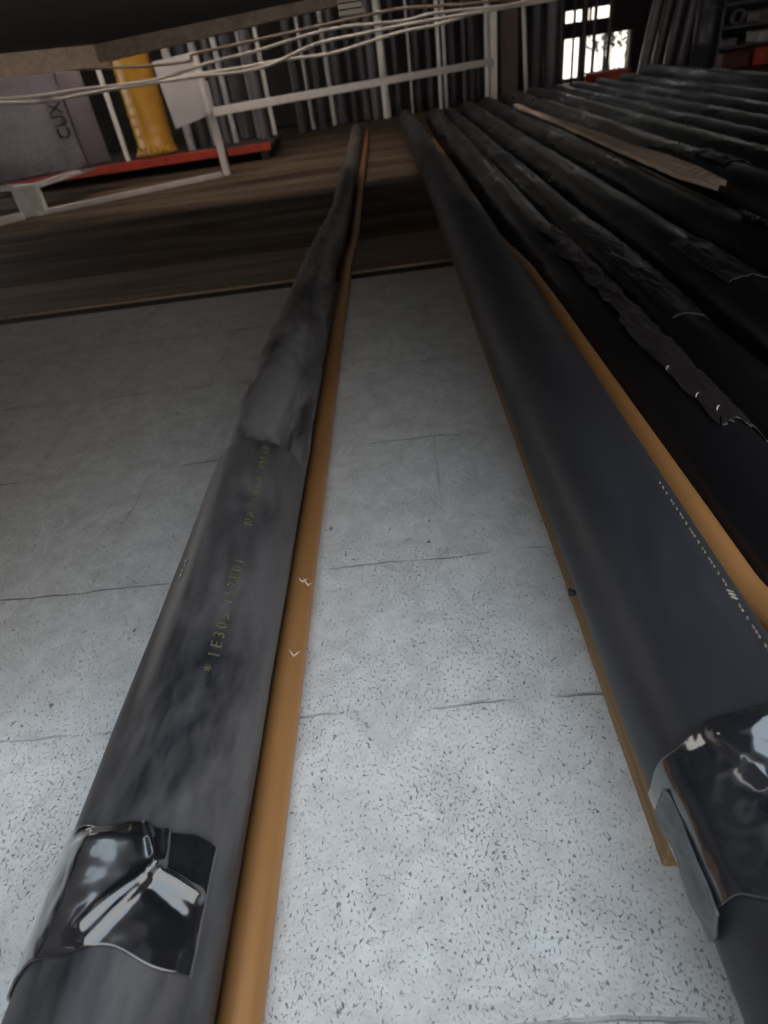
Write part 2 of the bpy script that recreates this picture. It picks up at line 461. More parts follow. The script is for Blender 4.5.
def window(name, rect, bars):
    x0, x1, z0, z1 = rect
    bm = bmesh.new(); w = 0.022
    for lo, hi in (((x0, z0), (x1, z0 + w)), ((x0, z1 - w), (x1, z1)), ((x0, z0), (x0 + w, z1)), ((x1 - w, z0), (x1, z1))):
        add_box(bm, (lo[0], YB + 0.05, lo[1]), (hi[0], YB + 0.13, hi[1]), 0.004)
    for xb in bars: add_box(bm, (xb - 0.018, YB + 0.06, z0 + w * .5), (xb + 0.018, YB + 0.12, z1 - w * .5), 0.004)
    o = struct(name, bm, M['frame'])
    g = obj('pane', box((x0 + 0.01, YB + 0.085, z0 + 0.01), (x1 - 0.01, YB + 0.095, z1 - 0.01)), M['glass'], o, False)
window('window_1', WIN, (3.74, 4.20))
window('window_2', TRANS, (3.62, 3.9))
window('window_3_added', (-2.5, 7.6, 2.25, 2.6), (-1.1, 0.4, 1.9, 3.4, 4.8, 6.2))  # unseen high window, added to put highlights on the pipe crests

# ------------------------------------------------------------------ insulated pipes
YS, YE = -1.05, 10.2
PIPE_GROUP = 'black insulated pipes lying side by side'
PIPES = {}

# pipe beside the pale concrete strip, on the left side
LT = [(-1.1, -0.436, 0.122, 0.120), (1.5, -0.434, 0.121, 0.119), (2.1, -0.437, 0.112, 0.110), (2.7, -0.437, 0.097, 0.093), (3.3, -0.437, 0.090, 0.087),
      (4.2, -0.400, 0.084, 0.081), (5.0, -0.385, 0.076, 0.073), (6.5, -0.392, 0.077, 0.074), (10.3, -0.41, 0.077, 0.074)]
def ldisp(y, p):
    k = max(0.0, min(1.0, (y - 0.75) / 1.4))
    a = 0.0022 + 0.009 * k
    d = a * fbm(math.sin(p) * 0.9, y * 2.4, math.cos(p) * 0.9) * (1.0 if p is not None else 0)
    d += ridge(y, p, (1.13, 8), (1.10, 34), 0.018, -0.008) + ridge(y, p, (1.20, 0), (1.17, 30), 0.02, 0.007)
    d += ridge(y, p, (1.05, -12), (1.04, 10), 0.02, -0.006)
    return d
lp = Pipe(LT, ldisp)
t = thing('insulated_pipe', 'dusty grey-black insulated pipe with creased tape band, left of the bare concrete strip', 'pipe', (-0.436, 0, 0), PIPE_GROUP)
obj('insulation', lp.tube(YS, 1.345), M['foam_dusty'], t)
obj('wrapped_section', Pipe(LT, lambda y, p: 0.0045 * max(0.0, min(1.0, (y - 1.35) / 1.2)) + ldisp(y, p) + 0.0035 * max(0.0, min(1.0, (y - 1.36) / 0.7)) * math.sin(y * 26 + 2 * math.sin(p * 2)) * math.exp(-((y % 0.5) / 0.3) ** 2)).tube(1.343, 4.28), M['foam_wrap'], t, True, 'tape-wrapped section in a greyer, lit tone')
obj('narrow_section', lp.tube(4.26, YE), M['foam_brown'], t, True, 'thinner brownish far section')
def l_lift(y, p):
    a = 0.0055
    q = math.degrees(p)
    a += 0.020 * max(0, min(1, (y - 0.235) / 0.11)) * max(0, min(1, (0.372 - y) / 0.02)) * math.exp(-((q + 6) / 20) ** 2)
    a += ridge(y, p, (0.385, 12), (0.325, 26), 0.0045, 0.0075) + ridge(y, p, (0.385, 26), (0.325, 30), 0.0045, 0.0075)
    a += ridge(y, p, (0.322, 26), (0.255, -2), 0.0055, 0.009) + ridge(y, p, (0.305, 24), (0.240, 2), 0.005, 0.007)
    a += ridge(y, p, (0.318, 26), (0.300, 55), 0.006, 0.008) + ridge(y, p, (0.30, 24), (0.275, 48), 0.008, -0.003)
    a += 0.0016 * fbm(p * 3, y * 14, 0.3)
    return a
obj('tape_band', lp.shell(lambda p: 0.222 + 0.012 * math.cos(p * 2) + 0.004 * math.sin(p * 7), lambda p: 0.372 - 0.010 * math.sin(p) + 0.003 * math.sin(p * 9), -115, 62, l_lift, 0.004, 70, 120), M['tape'], t, True, 'glossy black tape with a Y-shaped crease')
obj('printed_text', wrap_text(lp, '*  1 E 3 0 3   1 5 2 8 0 1', 0.028, 0.62, 32, 0.0012, -2, 1.0), M['yellow_ink'], t, False, 'faint yellow printed characters')
obj('printed_text', wrap_text(lp, 'N A   2 5 0 1 4   3 0 5 5 4 0', 0.028, 1.0, 31, 0.0012, -8, 1.0), M['yellow_ink'], t, False, 'faint yellow printed characters')
obj('print_and_glint', wrap_text(lp, '= = - =', 0.018, 0.86, -27, 0.002, 0, 1.0), M['pale_ink_and_glint'], t, False, 'short pale scratch highlight drawn as dashes')  # pale dashes that paint the highlight of a scratch
for q, (yy, ph) in enumerate(((3.72, 12), (4.27, 5), (5.1, 25))):
    bm = bmesh.new()
    bar(bm, lp.at(yy, math.radians(ph - 9), 0.010), lp.at(yy - 0.03, math.radians(ph + 9), 0.012), 0.012, 0.006, (0, 0, 1), 0.002)
    obj('tape_flap', bm, M['skirt'], t, True, 'pale lifted tape edge')

# the copper pipe that touches it
cuL = Pipe([(-1.1, -0.3075, 0.0315, 0.031), (2.2, -0.305, 0.0315, 0.031), (3.4, -0.300, 0.031, 0.0305), (4.3, -0.274, 0.031, 0.0305), (10.4, -0.268, 0.031, 0.0305)])
tc = thing('copper_pipe', 'tarnished copper pipe lying on concrete along the left black insulated pipe', 'pipe', (-0.312, 0, 0), 'bare copper pipes')
obj('tube', cuL.tube(YS - 0.02, YE + 0.1, 28), M['copper'], tc)
for (yy, ph) in ((0.985, 20), (0.775, 26), (0.98, 45)):
    bm = bmesh.new()
    for sgn in (-1, 1):
        a = cuL.at(yy, math.radians(ph), 0.0008); b = cuL.at(yy + 0.018, math.radians(ph + sgn * 24), 0.0008)
        ring_tube(bm, [a, (a + b) / 2 + Vector((0, 0, .001)), b], [0.0012, 0.0018, 0.0007], 6)
    obj('sticker_remnant', bm, M['sticker'], tc, True, 'torn pale sticker remnant')

# the big clean pipe on the timber batten
P1T = [(-1.1, 0.390, 0.192, 0.120), (0.2, 0.390, 0.192, 0.120), (0.55, 0.377, 0.192, 0.120), (2.0, 0.372, 0.192, 0.120), (3.4, 0.366, 0.190, 0.118), (4.6, 0.36, 0.186, 0.112), (6.0, 0.335, 0.184, 0.105), (10.3, 0.29, 0.18, 0.10)]
p1 = Pipe(P1T, lambda y, p: (0.0016 + 0.006 * max(0, min(1, (y - 2.6) / 1.5))) * fbm(math.sin(p), y * 1.6, math.cos(p) + 4))
t = thing('insulated_pipe', 'smooth slate-black insulated pipe raised on a timber batten, right of the bare concrete', 'pipe', (0.375, 0, 0), PIPE_GROUP)
obj('insulation', p1.tube(YS, YE - 0.5), M['foam_clean'], t)
def r_lift(y, p):
    c = 0.55 + 0.45 * math.sin(p * 1.3)
    a = 0.012
    q = math.degrees(p)
    lump = max(0, min(1, (y - 0.30) / 0.085)) * max(0, min(1, (0.415 - y) / 0.022))
    lump2 = max(0, min(1, (y - 0.25) / 0.05)) * max(0, min(1, (0.325 - y) / 0.03))
    a += 0.032 * lump * math.exp(-((q + 16) / 22) ** 2) + 0.022 * lump2 * math.exp(-((q + 12) / 15) ** 2)
    n1 = 1 - abs(fbm(p * 1.7 + 3, y * 9, 1.7, 2)) * 2
    a += 0.012 * max(0, n1) ** 2 * (0.3 + max(0, math.sin(p + 0.2)))
    a += ridge(y, p, (0.40, -30), (0.30, -14), 0.008, 0.010) + ridge(y, p, (0.36, -2), (0.27, -22), 0.008, 0.012) + ridge(y, p, (0.33, -10), (0.26, 12), 0.009, 0.012)
    a += 0.004 * fbm(p * 4, y * 22, 2.2)
    e = min(1, max(0, (y - 0.215) / 0.02)) * min(1, max(0, (0.43 - y) / 0.02))
    e *= max(0.12, min(1.0, (math.degrees(p) + 60) / 60))
    return 0.005 + (a - 0.005) * e
obj('tape_band', p1.shell(lambda p: 0.243 + 0.010 * math.sin(p * 3) + 0.004 * math.sin(p * 11), lambda p: 0.412 + 0.012 * math.cos(p * 2) + 0.003 * math.sin(p * 9), -150, 70, r_lift, 0.004, 80, 150), M['tape_silver'], t, True, 'shiny crumpled tape band')
def s_lift(y, p): return 0.009 + 0.003 * fbm(p * 6, y * 16, 5.0) + 0.003 * abs(math.sin(y * 40 + p * 6))
obj('tape_tail', p1.shell(lambda p: 0.238 + 0.012 * math.sin(p * 5), lambda p: 0.372 + 0.02 * (p + 1.4), -94, -72, s_lift, 0.004, 40, 24), M['skirt'], t, True, 'grey crumpled loose tape end')
obj('print_and_glint', wrap_text(p1, '- -- --- - -- ||| -- - --- -- - --- - -- - --  - - -', 0.014, 0.50, 33, 0.0012, 3, 1.9), M['pale_ink_and_glint'], t, False, 'dashed pale yellow printed line')

# batten beneath it
tb = thing('timber_batten', 'tan timber batten lying on concrete under the slate-black pipe', 'batten', (0.36, 0.37, 0))
bm = bmesh.new(); add_box(bm, (0.293, 0.372, 0.0), (0.43, 7.6, 0.069), 0.004)
bmesh.ops.subdivide_edges(bm, edges=[e for e in bm.edges if e.calc_length() > 3], cuts=60)
for v in bm.verts:
    v.co.x += 0.004 * noise.noise(Vector((0, v.co.y * 1.5, 0))) if v.co.y > 0.5 else 0
obj('board', bm, M['batten'], tb, False)
bm = bmesh.new(); ring_tube(bm, [(0.299, 0.88, 0.055), (0.289, 0.88, 0.056), (0.281, 0.882, 0.057), (0.279, 0.882, 0.057)], [0.006, 0.006, 0.009, 0.006], 12)
obj('nail', bm, M['frame'], tb, True, 'black nail head')

# copper pipe in the valley between the slate pipe and the next
cuR = Pipe([(-1.1, 0.575, 0.240, 0.031), (0.44, 0.575, 0.240, 0.031), (0.75, 0.531, 0.186, 0.031), (2.2, 0.529, 0.185, 0.031), (2.5, 0.527, 0.182, 0.031), (3.4, 0.522, 0.125, 0.031), (10.3, 0.485, 0.10, 0.029)])
tc = thing('copper_pipe', 'tarnished copper pipe wedged on top between two black pipes on the right', 'pipe', (0.529, 0, 0.14), 'bare copper pipes')
obj('tube', cuR.tube(YS - 0.02, 7.6, 28), M['copper'], tc)

def wavy(seed, amp_x, amp_d, x0, z0, r0, xs=()):
    """A lying pipe's table with a little sideways wander."""
    tab = []
    y = -1.1
    while y < 10.6:
        tab.append((y, x0 + amp_x * noise.noise(Vector((seed, y * 0.9, 0))), z0, r0)); y += 0.25
    return Pipe(tab, lambda y, p: amp_d * fbm(math.sin(p) + seed, y * 2.6, math.cos(p)))

# pipe with the crumpled film
p2 = wavy(2.3, 0.006, 0.004, 0.676, 0.123, 0.118)
t = thing('insulated_pipe', 'black insulated pipe with crumpled plastic film, just beyond the wedged copper pipe', 'pipe', (0.676, 0, 0), PIPE_GROUP)
obj('insulation', p2.tube(YS, YE - 0.4), M['foam'], t)
def film_lift(y, p):
    e = math.sin(PI * max(0, min(1, (y - 1.15) / 2.1))) ** 0.5
    n1 = 1 - abs(fbm(p * 1.6, y * 5.5, 7.7, 3)) * 2.2
    return 0.006 + e * (0.010 * max(0, n1) ** 2 + 0.004 * abs(math.sin(y * 34 + 5 * fbm(p * 2, y * 3, 2.2))) * max(0, math.sin(p + 0.9)))
obj('plastic_film', p2.shell(lambda p: 1.18 + 0.10 * fbm(p * 3, 1, 1), lambda p: 3.0 + 0.2 * fbm(p * 3, 2, 2), -10, 56, film_lift, 0.003, 190, 60, 18), M['film'], t, True, 'crumpled plum-black film')
for yy, ph in ((1.29, -4), (1.22, 4), (1.45, -8)):
    a = p2.at(yy, math.radians(ph), 0.008); bm = bmesh.new()
    ring_tube(bm, [a, a + Vector((0.006, 0.012, 0.003)), a + Vector((0.016, 0.020, 0.001))], [0.001, 0.002, 0.0006], 6)
    obj('torn_fleck', bm, M['sticker'], t, True, 'pale torn fleck')

p3 = wavy(5.1, 0.012, 0.005, 0.912, 0.105, 0.100)
t = thing('insulated_pipe', 'slimmer black insulated pipe with bright tape wrinkles on its crest, beside the film-covered one', 'pipe', (0.912, 0, 0), PIPE_GROUP)
obj('insulation', p3.tube(YS, YE - 0.3), M['foam'], t)
def t3(y, p): return 0.0028 + 0.008 * max(0, 1 - abs(fbm(p * 2, y * 4.2, 3.1, 3)) * 2.4) ** 2 * math.sin(PI * max(0, min(1, (y - 1.9) / 1.3)))
obj('tape_band', p3.shell(lambda p: 1.9, lambda p: 3.2, -30, 70, t3, 0.003, 150, 50), M['tape_dull'], t, True, 'wrinkled tape')
p4 = wavy(8.7, 0.010, 0.005, 1.150, 0.124, 0.120)
t = thing('insulated_pipe', 'plain black insulated pipe in the row, on the near side of the pale lath', 'pipe', (1.15, 0, 0), PIPE_GROUP)
obj('insulation', p4.tube(YS, YE - 0.2), M['foam'], t)
def t4(y, p): return 0.0028 + 0.007 * max(0, 1 - abs(fbm(p * 2, y * 5, 9.1, 3)) * 2.2) ** 2
obj('tape_band', p4.shell(lambda p: 2.05, lambda p: 2.55, -30, 70, t4, 0.003, 60, 50), M['tape_dull'], t, True, 'wrinkled tape')
p5 = wavy(11.9, 0.008, 0.004, 1.450, 0.124, 0.120)
t = thing('insulated_pipe', 'black insulated pipe carrying a pale splintered lath on its crest', 'pipe', (1.45, 0, 0), PIPE_GROUP)
obj('insulation', p5.tube(YS, YE), M['foam'], t)
obj('tape_band', p5.shell(lambda p: 2.52, lambda p: 2.80, 0, 80, lambda y, p: 0.006 + 0.016 * max(0, 1 - abs(fbm(p * 3, y * 9, 6.1, 3)) * 2.0) ** 2, 0.003, 60, 60), M['tape_silver'], t, True, 'crumpled shiny tape')
# the lath on it
tl = thing('wooden_lath', 'pale splintered wooden lath lying along the crest of a black pipe', 'lath', (1.5, 3.2, 0.24))
bm = bmesh.new(); add_box(bm, (-0.046, 0, 0), (0.046, 4.9, 0.020), 0.003)
bmesh.ops.subdivide_edges(bm, edges=[e for e in bm.edges if e.calc_length() > 2], cuts=70)
bmesh.ops.subdivide_edges(bm, edges=[e for e in bm.edges if 0.05 < e.calc_length() < 0.12], cuts=4)
for v in bm.verts:
    n_ = noise.noise(Vector((v.co.x * 30, v.co.y * 3, 0)))
    if v.co.y < 0.15: v.co.y += 0.12 * noise.noise(Vector((v.co.x * 60, 3, 0)))
    v.co.z += 0.006 * n_
    if v.co.x > 0: v.co.x += 0.02 * noise.noise(Vector((2, v.co.y * 1.2, 0)))
    v.co.x *= 1.0 - 0.6 * max(0.0, min(1.0, (v.co.y - 0.9) / 2.2)) - 0.35 * max(0.0, 1 - v.co.y / 0.35)
    v.co = Vector((1.545 - 0.016 * v.co.y, 3.2, 0.272)) + Vector((v.co.x * 0.94, v.co.y, v.co.z + v.co.x * 0.35))
obj('strip', bm, M['lath'], tl, False)

p6 = wavy(15.1, 0.014, 0.004, 1.760, 0.154, 0.150)
t = thing('insulated_pipe', 'thick black insulated pipe just beyond the pale lath', 'pipe', (1.76, 0, 0), PIPE_GROUP)
obj('insulation', p6.tube(-0.5, YE), M['foam'], t)
obj('tape_band', p6.shell(lambda p: 3.55, lambda p: 3.95, -20, 80, lambda y, p: 0.006 + 0.008 * max(0, 1 - abs(fbm(p * 2, y * 7, 4.1, 3)) * 2.0) ** 2, 0.003, 40, 50), M['tape_dull'], t, True, 'wrinkled tape')
p7 = wavy(19.7, 0.016, 0.004, 2.105, 0.144, 0.140)
t = thing('insulated_pipe', 'black insulated pipe two beyond the pale lath', 'pipe', (2.105, 0, 0), PIPE_GROUP)
obj('insulation', p7.tube(0.2, YE), M['foam'], t)
for k, (x, r, lab) in enumerate(((2.42, 0.130, 'black insulated pipe third beyond the pale lath'), (2.72, 0.128, 'black insulated pipe fourth beyond the pale lath'),
                                 (3.02, 0.130, 'black insulated pipe fifth beyond the pale lath'), (3.34, 0.136, 'black insulated pipe sixth beyond the pale lath, last but one before the clutter'),
                                 (3.70, 0.165, 'thick black insulated pipe furthest from the bare concrete'))):
    pk = wavy(23 + 4 * k, 0.02, 0.005, x, r + 0.004, r)
    t = thing('insulated_pipe', lab, 'pipe', (x, 0, 0), PIPE_GROUP)
    obj('insulation', pk.tube(1.2 + 0.6 * k, YE), M['foam'], t)

# ------------------------------------------------------------------ overhead platform
t = thing('hanging_platform', 'dark board platform with pale timber edge hanging overhead from the ceiling', 'platform', (-1.2, 2.2, 1.16))
A = Vector((-1.32, 3.6, 1.163)); B = Vector((-2.55, 1.55, 1.163)); Cn = Vector((-0.035, 2.85, 1.163)); D = Vector((-0.10, 1.3, 1.163)); E_ = Vector((-2.2, 1.2, 1.163))
bm = bmesh.new()
def prism(bm, pts, h):
    lo = [bm.verts.new(p) for p in pts]; hi = [bm.verts.new(p + Vector((0, 0, h))) for p in pts]
    bm.faces.new(lo); bm.faces.new(hi)
    for i in range(len(pts)):
        j = (i + 1) % len(pts); bm.faces.new((lo[i], lo[j], hi[j], hi[i]))
prism(bm, [A, B, E_, D, Cn], 0.06)
obj('deck', bm, M['deck'], t, False)
def apron(p, q, h0, h1, th, mat, label):
    bm = bmesh.new(); d = (q - p).normalized(); s = d.cross(Vector((0, 0, 1))) * th
    vs = []
    for base, h in ((p, h0), (q, h1)):
        for off in (Vector((0, 0, 0)), s):
            vs.append((bm.verts.new(base + off - Vector((0, 0, h))), bm.verts.new(base + off - Vector((0, 0, 0.001)))))
    a, b, c, e = vs
    bm.faces.new((a[0], a[1], c[1], c[0])); bm.faces.new((b[0], b[1], e[1], e[0]))
    bm.faces.new((a[0], b[0], b[1], a[1])); bm.faces.new((c[0], e[0], e[1], c[1]))
    bm.faces.new((a[0], c[0], e[0], b[0])); bm.faces.new((a[1], c[1], e[1], b[1]))
    obj('edge_beam', bm, mat, t, False, label)
apron(B, A, 0.075, 0.082, 0.06, M['apron'], 'pale straight-grained edge beam')
apron(A + Vector((0.02, -0.01, 0)), Cn, 0.070, 0.030, 0.06, M['apron_dark'], 'browner edge beam')
bm = bmesh.new()
for k in range(5):
    add_box(bm, (-0.11, 2.45 , 1.085 + 0.0155 * k), (-0.03 - 0.004 * (k % 2), 2.62, 1.085 + 0.0155 * k + 0.013), 0.002)
obj('plywood_block', bm, M['ply'], t, False, 'small laminated plywood block')
for x, y in ((-1.9, 1.6), (-0.5, 2.4), (-1.6, 1.5), (-1.2, 2.9)):
    bm = bmesh.new(); ring_tube(bm, [(x, y, 1.20), (x, y, ZC)], 0.02, 10)
    obj('hanger_rod', bm, M['steel'], t)

# ------------------------------------------------------------------ cables strung from wall to wall
def cable(pts, r, mat, label, Y):
    k = 1.25; Y *= k; r *= 1.15
    pts = [(x * k, 1 + (z - 1) * k) for x, z in pts]
    L = [(XL + 0.02, Y - 1.6, pts[0][1] + 0.25), (-5.3, Y - 1.5, pts[0][1] + 0.28)] + [(x, Y + dy, z) for (x, z), dy in zip(pts, [0.0] * len(pts))] + [(2.9, Y, pts[-1][1] + 0.08), (5, Y, pts[-1][1] + 0.4), (XR - 0.02, Y, pts[-1][1] + 1.2)]
    bm = bmesh.new(); ring_tube(bm, spline(L, 8), r, 10)
    tag(obj('cable', bm, mat), label, 'cable', 'cables strung across the room')
cable([(-1.75, 1.09), (-1.397, 1.119), (-1.071, 1.133), (-0.07, 1.18), (0.203, 1.189), (0.509, 1.169), (0.966, 1.153)], 0.011, M['cable_brown'], 'brownish cable, topmost of the strung cables, under the platform edge', 5.78)
cable([(-3.1, 1.04), (-2.356, 1.013), (-1.779, 1.001), (-1.298, 1.053), (-0.932, 1.078), (-0.643, 1.111), (-0.272, 1.139), (0.195, 1.118), (0.453, 1.134), (0.882, 1.117), (1.118, 1.117)], 0.012, M['cable'], 'off-white cable arching highest of the three pale strung cables', 5.86)
cable([(-3.1, 1.012), (-2.7, 0.975), (-2.267, 0.982), (-1.494, 0.979), (-1.117, 0.965), (-0.892, 0.977), (-0.73, 1.008), (-0.535, 1.054), (-0.387, 1.073), (-0.147, 1.08), (0.193, 1.094), (0.45, 1.098), (1.118, 1.105), (1.383, 1.108)], 0.013, M['cable'], 'off-white cable with an upward kink in the middle of the strung bundle', 5.94)
cable([(-3.1, 0.995), (-2.106, 0.982), (-1.49, 0.992), (-1.11, 0.991), (-0.764, 0.999), (-0.434, 0.991), (-0.263, 1.001), (-0.092, 1.024), (0.189, 1.057), (0.463, 1.066), (0.674, 1.089), (0.828, 1.105), (1.118, 1.117), (1.345, 1.112)], 0.013, M['cable'], 'off-white cable sagging lowest across the white frame', 6.02)

# ------------------------------------------------------------------ white frame at the back left
t = thing('metal_stand', 'white painted metal stand with long top rail in front of upright pipes', 'stand', (-1.95, 8.2, 0))
def part_bar(name, a, b, w, th, up=(0, 0, 1), label=None):
    bm = bmesh.new(); bar(bm, a, b, w, th, up, 0.008); return obj(name, bm, M['white_paint'], t, False, label)
part_bar('post', (-1.94, 8.17, 0.0), (-1.94, 8.17, 0.92), 0.07, 0.10, (0, 1, 0))
part_bar('post', (1.71, 11.25, 0.0), (1.71, 11.25, 1.20), 0.10, 0.10, (0, 1, 0))
part_bar('post', (-3.86, 7.16, 0.0), (-3.86, 7.16, 0.30), 0.27, 0.10, (0, 1, 0), 'wide short post')
part_bar('rail', (-1.92, 8.10, 0.635), (1.68, 11.17, 0.597), 0.06, 0.085)
part_bar('rail', (-3.82, 7.10, 0.028), (-1.98, 8.08, 0.028), 0.05, 0.055, (0, 0, 1), 'thin floor rail')
part_bar('rail', (-3.95, 7.06, 0.035), (-4.95, 6.05, 0.035), 0.10, 0.07, (0, 0, 1), 'floor rail')
part_bar('rail', (-3.86, 7.24, 0.272), (-5.6, 8.2, 0.272), 0.10, 0.05, (0, 0, 1))
part_bar('rail', (-3.78, 7.24, 0.272), (-3.55, 8.25, 0.272), 0.10, 0.05, (0, 0, 1))
part_bar('post', (-5.5, 8.2, 0.0), (-5.5, 8.2, 0.245), 0.10, 0.10, (0, 1, 0))

# grey sheet hung on the frame post
t2 = thing('grey_panel', 'light grey sheet panel fixed on the white stand beside the yellow roll', 'panel', (-2.1, 7.98, 0.6))
bm = bmesh.new()
q = [Vector(p) for p in ((-2.40, 8.02, 1.155), (-1.905, 8.02, 1.185), (-1.885, 8.02, 0.65), (-2.02, 8.02, 0.60), (-2.35, 8.02, 0.535))]
for p in q: pass
f = [bm.verts.new(p) for p in q]; g_ = [bm.verts.new(p + Vector((0, 0.035, 0))) for p in q]
bm.faces.new(f); bm.faces.new(g_)
for i in range(5): bm.faces.new((f[i], f[(i + 1) % 5], g_[(i + 1) % 5], g_[i]))
obj('sheet', bm, M['panel'], t2, False)
obj('edge_channel', box((-1.955, 8.0, 0.63), (-1.915, 8.018, 1.18), 0.004), M['white_paint'], t2, False, 'paler edge channel')

# wrapped pack on the stand
t3_ = thing('wrapped_pack', 'grey bubble-wrapped pack marked with black letters resting on the white stand', 'pack', (-4.0, 7.9, 0.3))
ang = math.radians(36)
PM = Matrix.Translation(Vector((-3.22, 8.16, 0.30))) @ Matrix.Rotation(ang, 4, 'Z')
bm = bmesh.new(); add_box(bm, (-2.3, 0, 0), (-0.30, 0.75, 0.92), 0.035, 3)
bmesh.ops.subdivide_edges(bm, edges=bm.edges[:], cuts=3, use_grid_fill=True)
for v in bm.verts:
    v.co += Vector((0.012, 0.016, 0.0)) * fbm(v.co.x * 3, v.co.y * 3, v.co.z * 3)
    v.co = PM @ v.co
obj('wrapped_body', bm, M['pack'], t3_)
bm = bmesh.new(); add_box(bm, (-0.30, 0.02, 0.0), (-0.02, 0.72, 0.91), 0.03, 3, PM)
obj('end_flap', bm, simple('plain_grey_wrap', (0.15, 0.125, 0.14), 0.4, 0, 0.15, 10), t3_, True, 'plain darker end')
bm = text_mesh('CUX', 0.20, 0.004)
for v in bm.verts:
    v.co = PM @ Vector((-0.36 - v.co.y, -0.030 - v.co.z, 0.30 + v.co.x * 0.82))
obj('printed_letters', bm, M['ink'], t3_, False, 'black letters reading upward')
bm = bmesh.new(); add_box(bm, (-1.05, 0.10, 0.925), (-0.55, 0.4, 0.965), 0.01, 2, PM)
obj('tape_strip', bm, M['ply'], t3_, False, 'tan strip on top')

# red rack with yellow roll and other stock
t = thing('storage_rack', 'low red-fronted storage rack holding the yellow roll and upright pipes', 'rack', (-3.3, 9.3, 0))
bm = bmesh.new(); bar(bm, (-5.6, 9.0, 0.15), (-2.10, 9.0, 0.165), 0.06, 0.10); obj('front_beam', bm, M['red'], t, False)
bm = bmesh.new(); bar(bm, (-2.06, 9.02, 0.15), (-1.50, 9.06, 0.15), 0.06, 0.09); obj('front_beam', bm, M['red'], t, False)
obj('shelf_board', box((-5.6, 9.04, 0.17), (-1.45, 10.35, 0.20), 0.004), M['strip'], t, False)
for x in (-5.5, -1.6):
    for y in (9.12, 10.25):
        obj('foot', box((x - .05, y - .05, 0.0), (x + .05, y + .05, 0.17), 0.005), M['frame'], t, False)

def tube_bm(p, q, r, wall=0.2, seg=24):
    """An open-ended pipe with a wall."""
    bm = bmesh.new(); p = Vector(p); q = Vector(q); d = q - p
    pts = [p + d * 0.0, p + d * 0.33, p + d * 0.66, q]
    a = ring_tube(bm, pts, r, seg, False); b = ring_tube(bm, pts, r * (1 - wall), seg, False)
    for i in (0, -1):
        for k in range(seg): bm.faces.new((a[i][k], a[i][(k + 1) % seg], b[i][(k + 1) % seg], b[i][k]))
    return bm

t = thing('yellow_roll', 'shiny yellow plastic-wrapped roll standing on the red-fronted rack', 'roll', (-3.08, 9.42, 0.2))
bm = bmesh.new(); seg = 48; rings = []
for i in range(30):
    z = 0.21 + 1.10 * i / 29
    rr = 0.240 + (0.025 * (1 - i / 3) if i < 3 else 0) + 0.004 * math.sin(i * 2.1)
    rings.append([bm.verts.new((-3.08 + (rr + 0.008 * fbm(math.cos(a) * 2, math.sin(a) * 2, z * 3)) * math.cos(a), 9.42 + rr * math.sin(a), z)) for a in [2 * PI * k / seg for k in range(seg)]])
for a, b in zip(rings, rings[1:]):
    for k in range(seg): bm.faces.new((a[k], a[(k + 1) % seg], b[(k + 1) % seg], b[k]))
bm.faces.new(rings[0]); bm.faces.new(rings[-1])
obj('wrapped_roll', bm, M['yellow'], t)
bm = bmesh.new()
for k in range(9):
    a = -2.6 + k * 0.25
    c = Vector((-3.08 + 0.262 * math.cos(a), 9.42 + 0.285 * math.sin(a), 0.203))
    ring_tube(bm, [c + Vector((0, 0, 0.115)) * 1, c + Vector((0.02 * math.cos(a * 5), -0.012, 0.05)), c + Vector((0.04 * math.cos(a), 0.03 * math.sin(a), 0.012))], [0.012, 0.028, 0.008], 8)
obj('crumpled_hem', bm, M['yellow'], t)
bm = bmesh.new(); bar(bm, (-3.40, 9.10, 0.202), (-3.40, 9.10, 1.32), 0.055, 0.035, (0, 1, 0), 0.004)
tag(obj('white_strip', bm, M['white_pipe'], None, False), 'thin bright white strip standing on the rack between grey pack and yellow roll', 'strip')  # narrow white upright strip between pack and roll

# upright stock: each one standing on the rack board or on the floor
def upright(x, y, z, r, h, mat, name, label, group='upright pipes at the back', lean=(0, 0)):
    tag(smooth_angle(obj(name, tube_bm((x, y, z), (x + lean[0], y + lean[1], z + h), r), mat)), label, 'pipe', group)
G1 = 'pipes standing on the red-fronted rack'
upright(-2.60, 9.36, 0.2, 0.055, 1.5, M['silver'], 'upright_pipe', 'slim galvanised pipe standing right beside the yellow roll', G1)
upright(-2.47, 9.52, 0.2, 0.085, 1.5, M['dark_pipe'], 'upright_pipe', 'dark grey pipe between the yellow roll and the grey panel', G1)
upright(-2.30, 9.5, 0.2, 0.05, 1.4, M['silver'], 'upright_pipe', 'slim galvanised pipe under the left half of the grey panel', G1)
upright(-2.16, 9.6, 0.2, 0.06, 1.4, M['lav'], 'upright_pipe', 'lavender-grey pipe under the grey panel', G1)
upright(-2.02, 9.5, 0.2, 0.04, 1.4, M['silver'], 'upright_pipe', 'slim galvanised pipe under the right half of the grey panel', G1)
upright(-1.96, 10.0, 0.2, 0.09, 1.5, M['lav'], 'upright_pipe', 'lavender-grey pipe right beside the first white post', G1)
upright(-1.74, 9.75, 0.2, 0.035, 1.5, M['silver'], 'upright_pipe', 'thin galvanised pipe second from the first white post', G1)
upright(-1.62, 9.45, 0.2, 0.07, 1.5, M['lav'], 'upright_pipe', 'lavender-grey pipe at the right end of the red rack', G1)
upright(-1.53, 9.8, 0.2, 0.03, 1.5, M['white_pipe'], 'upright_pipe', 'thin white pipe at the right end of the red rack', G1)
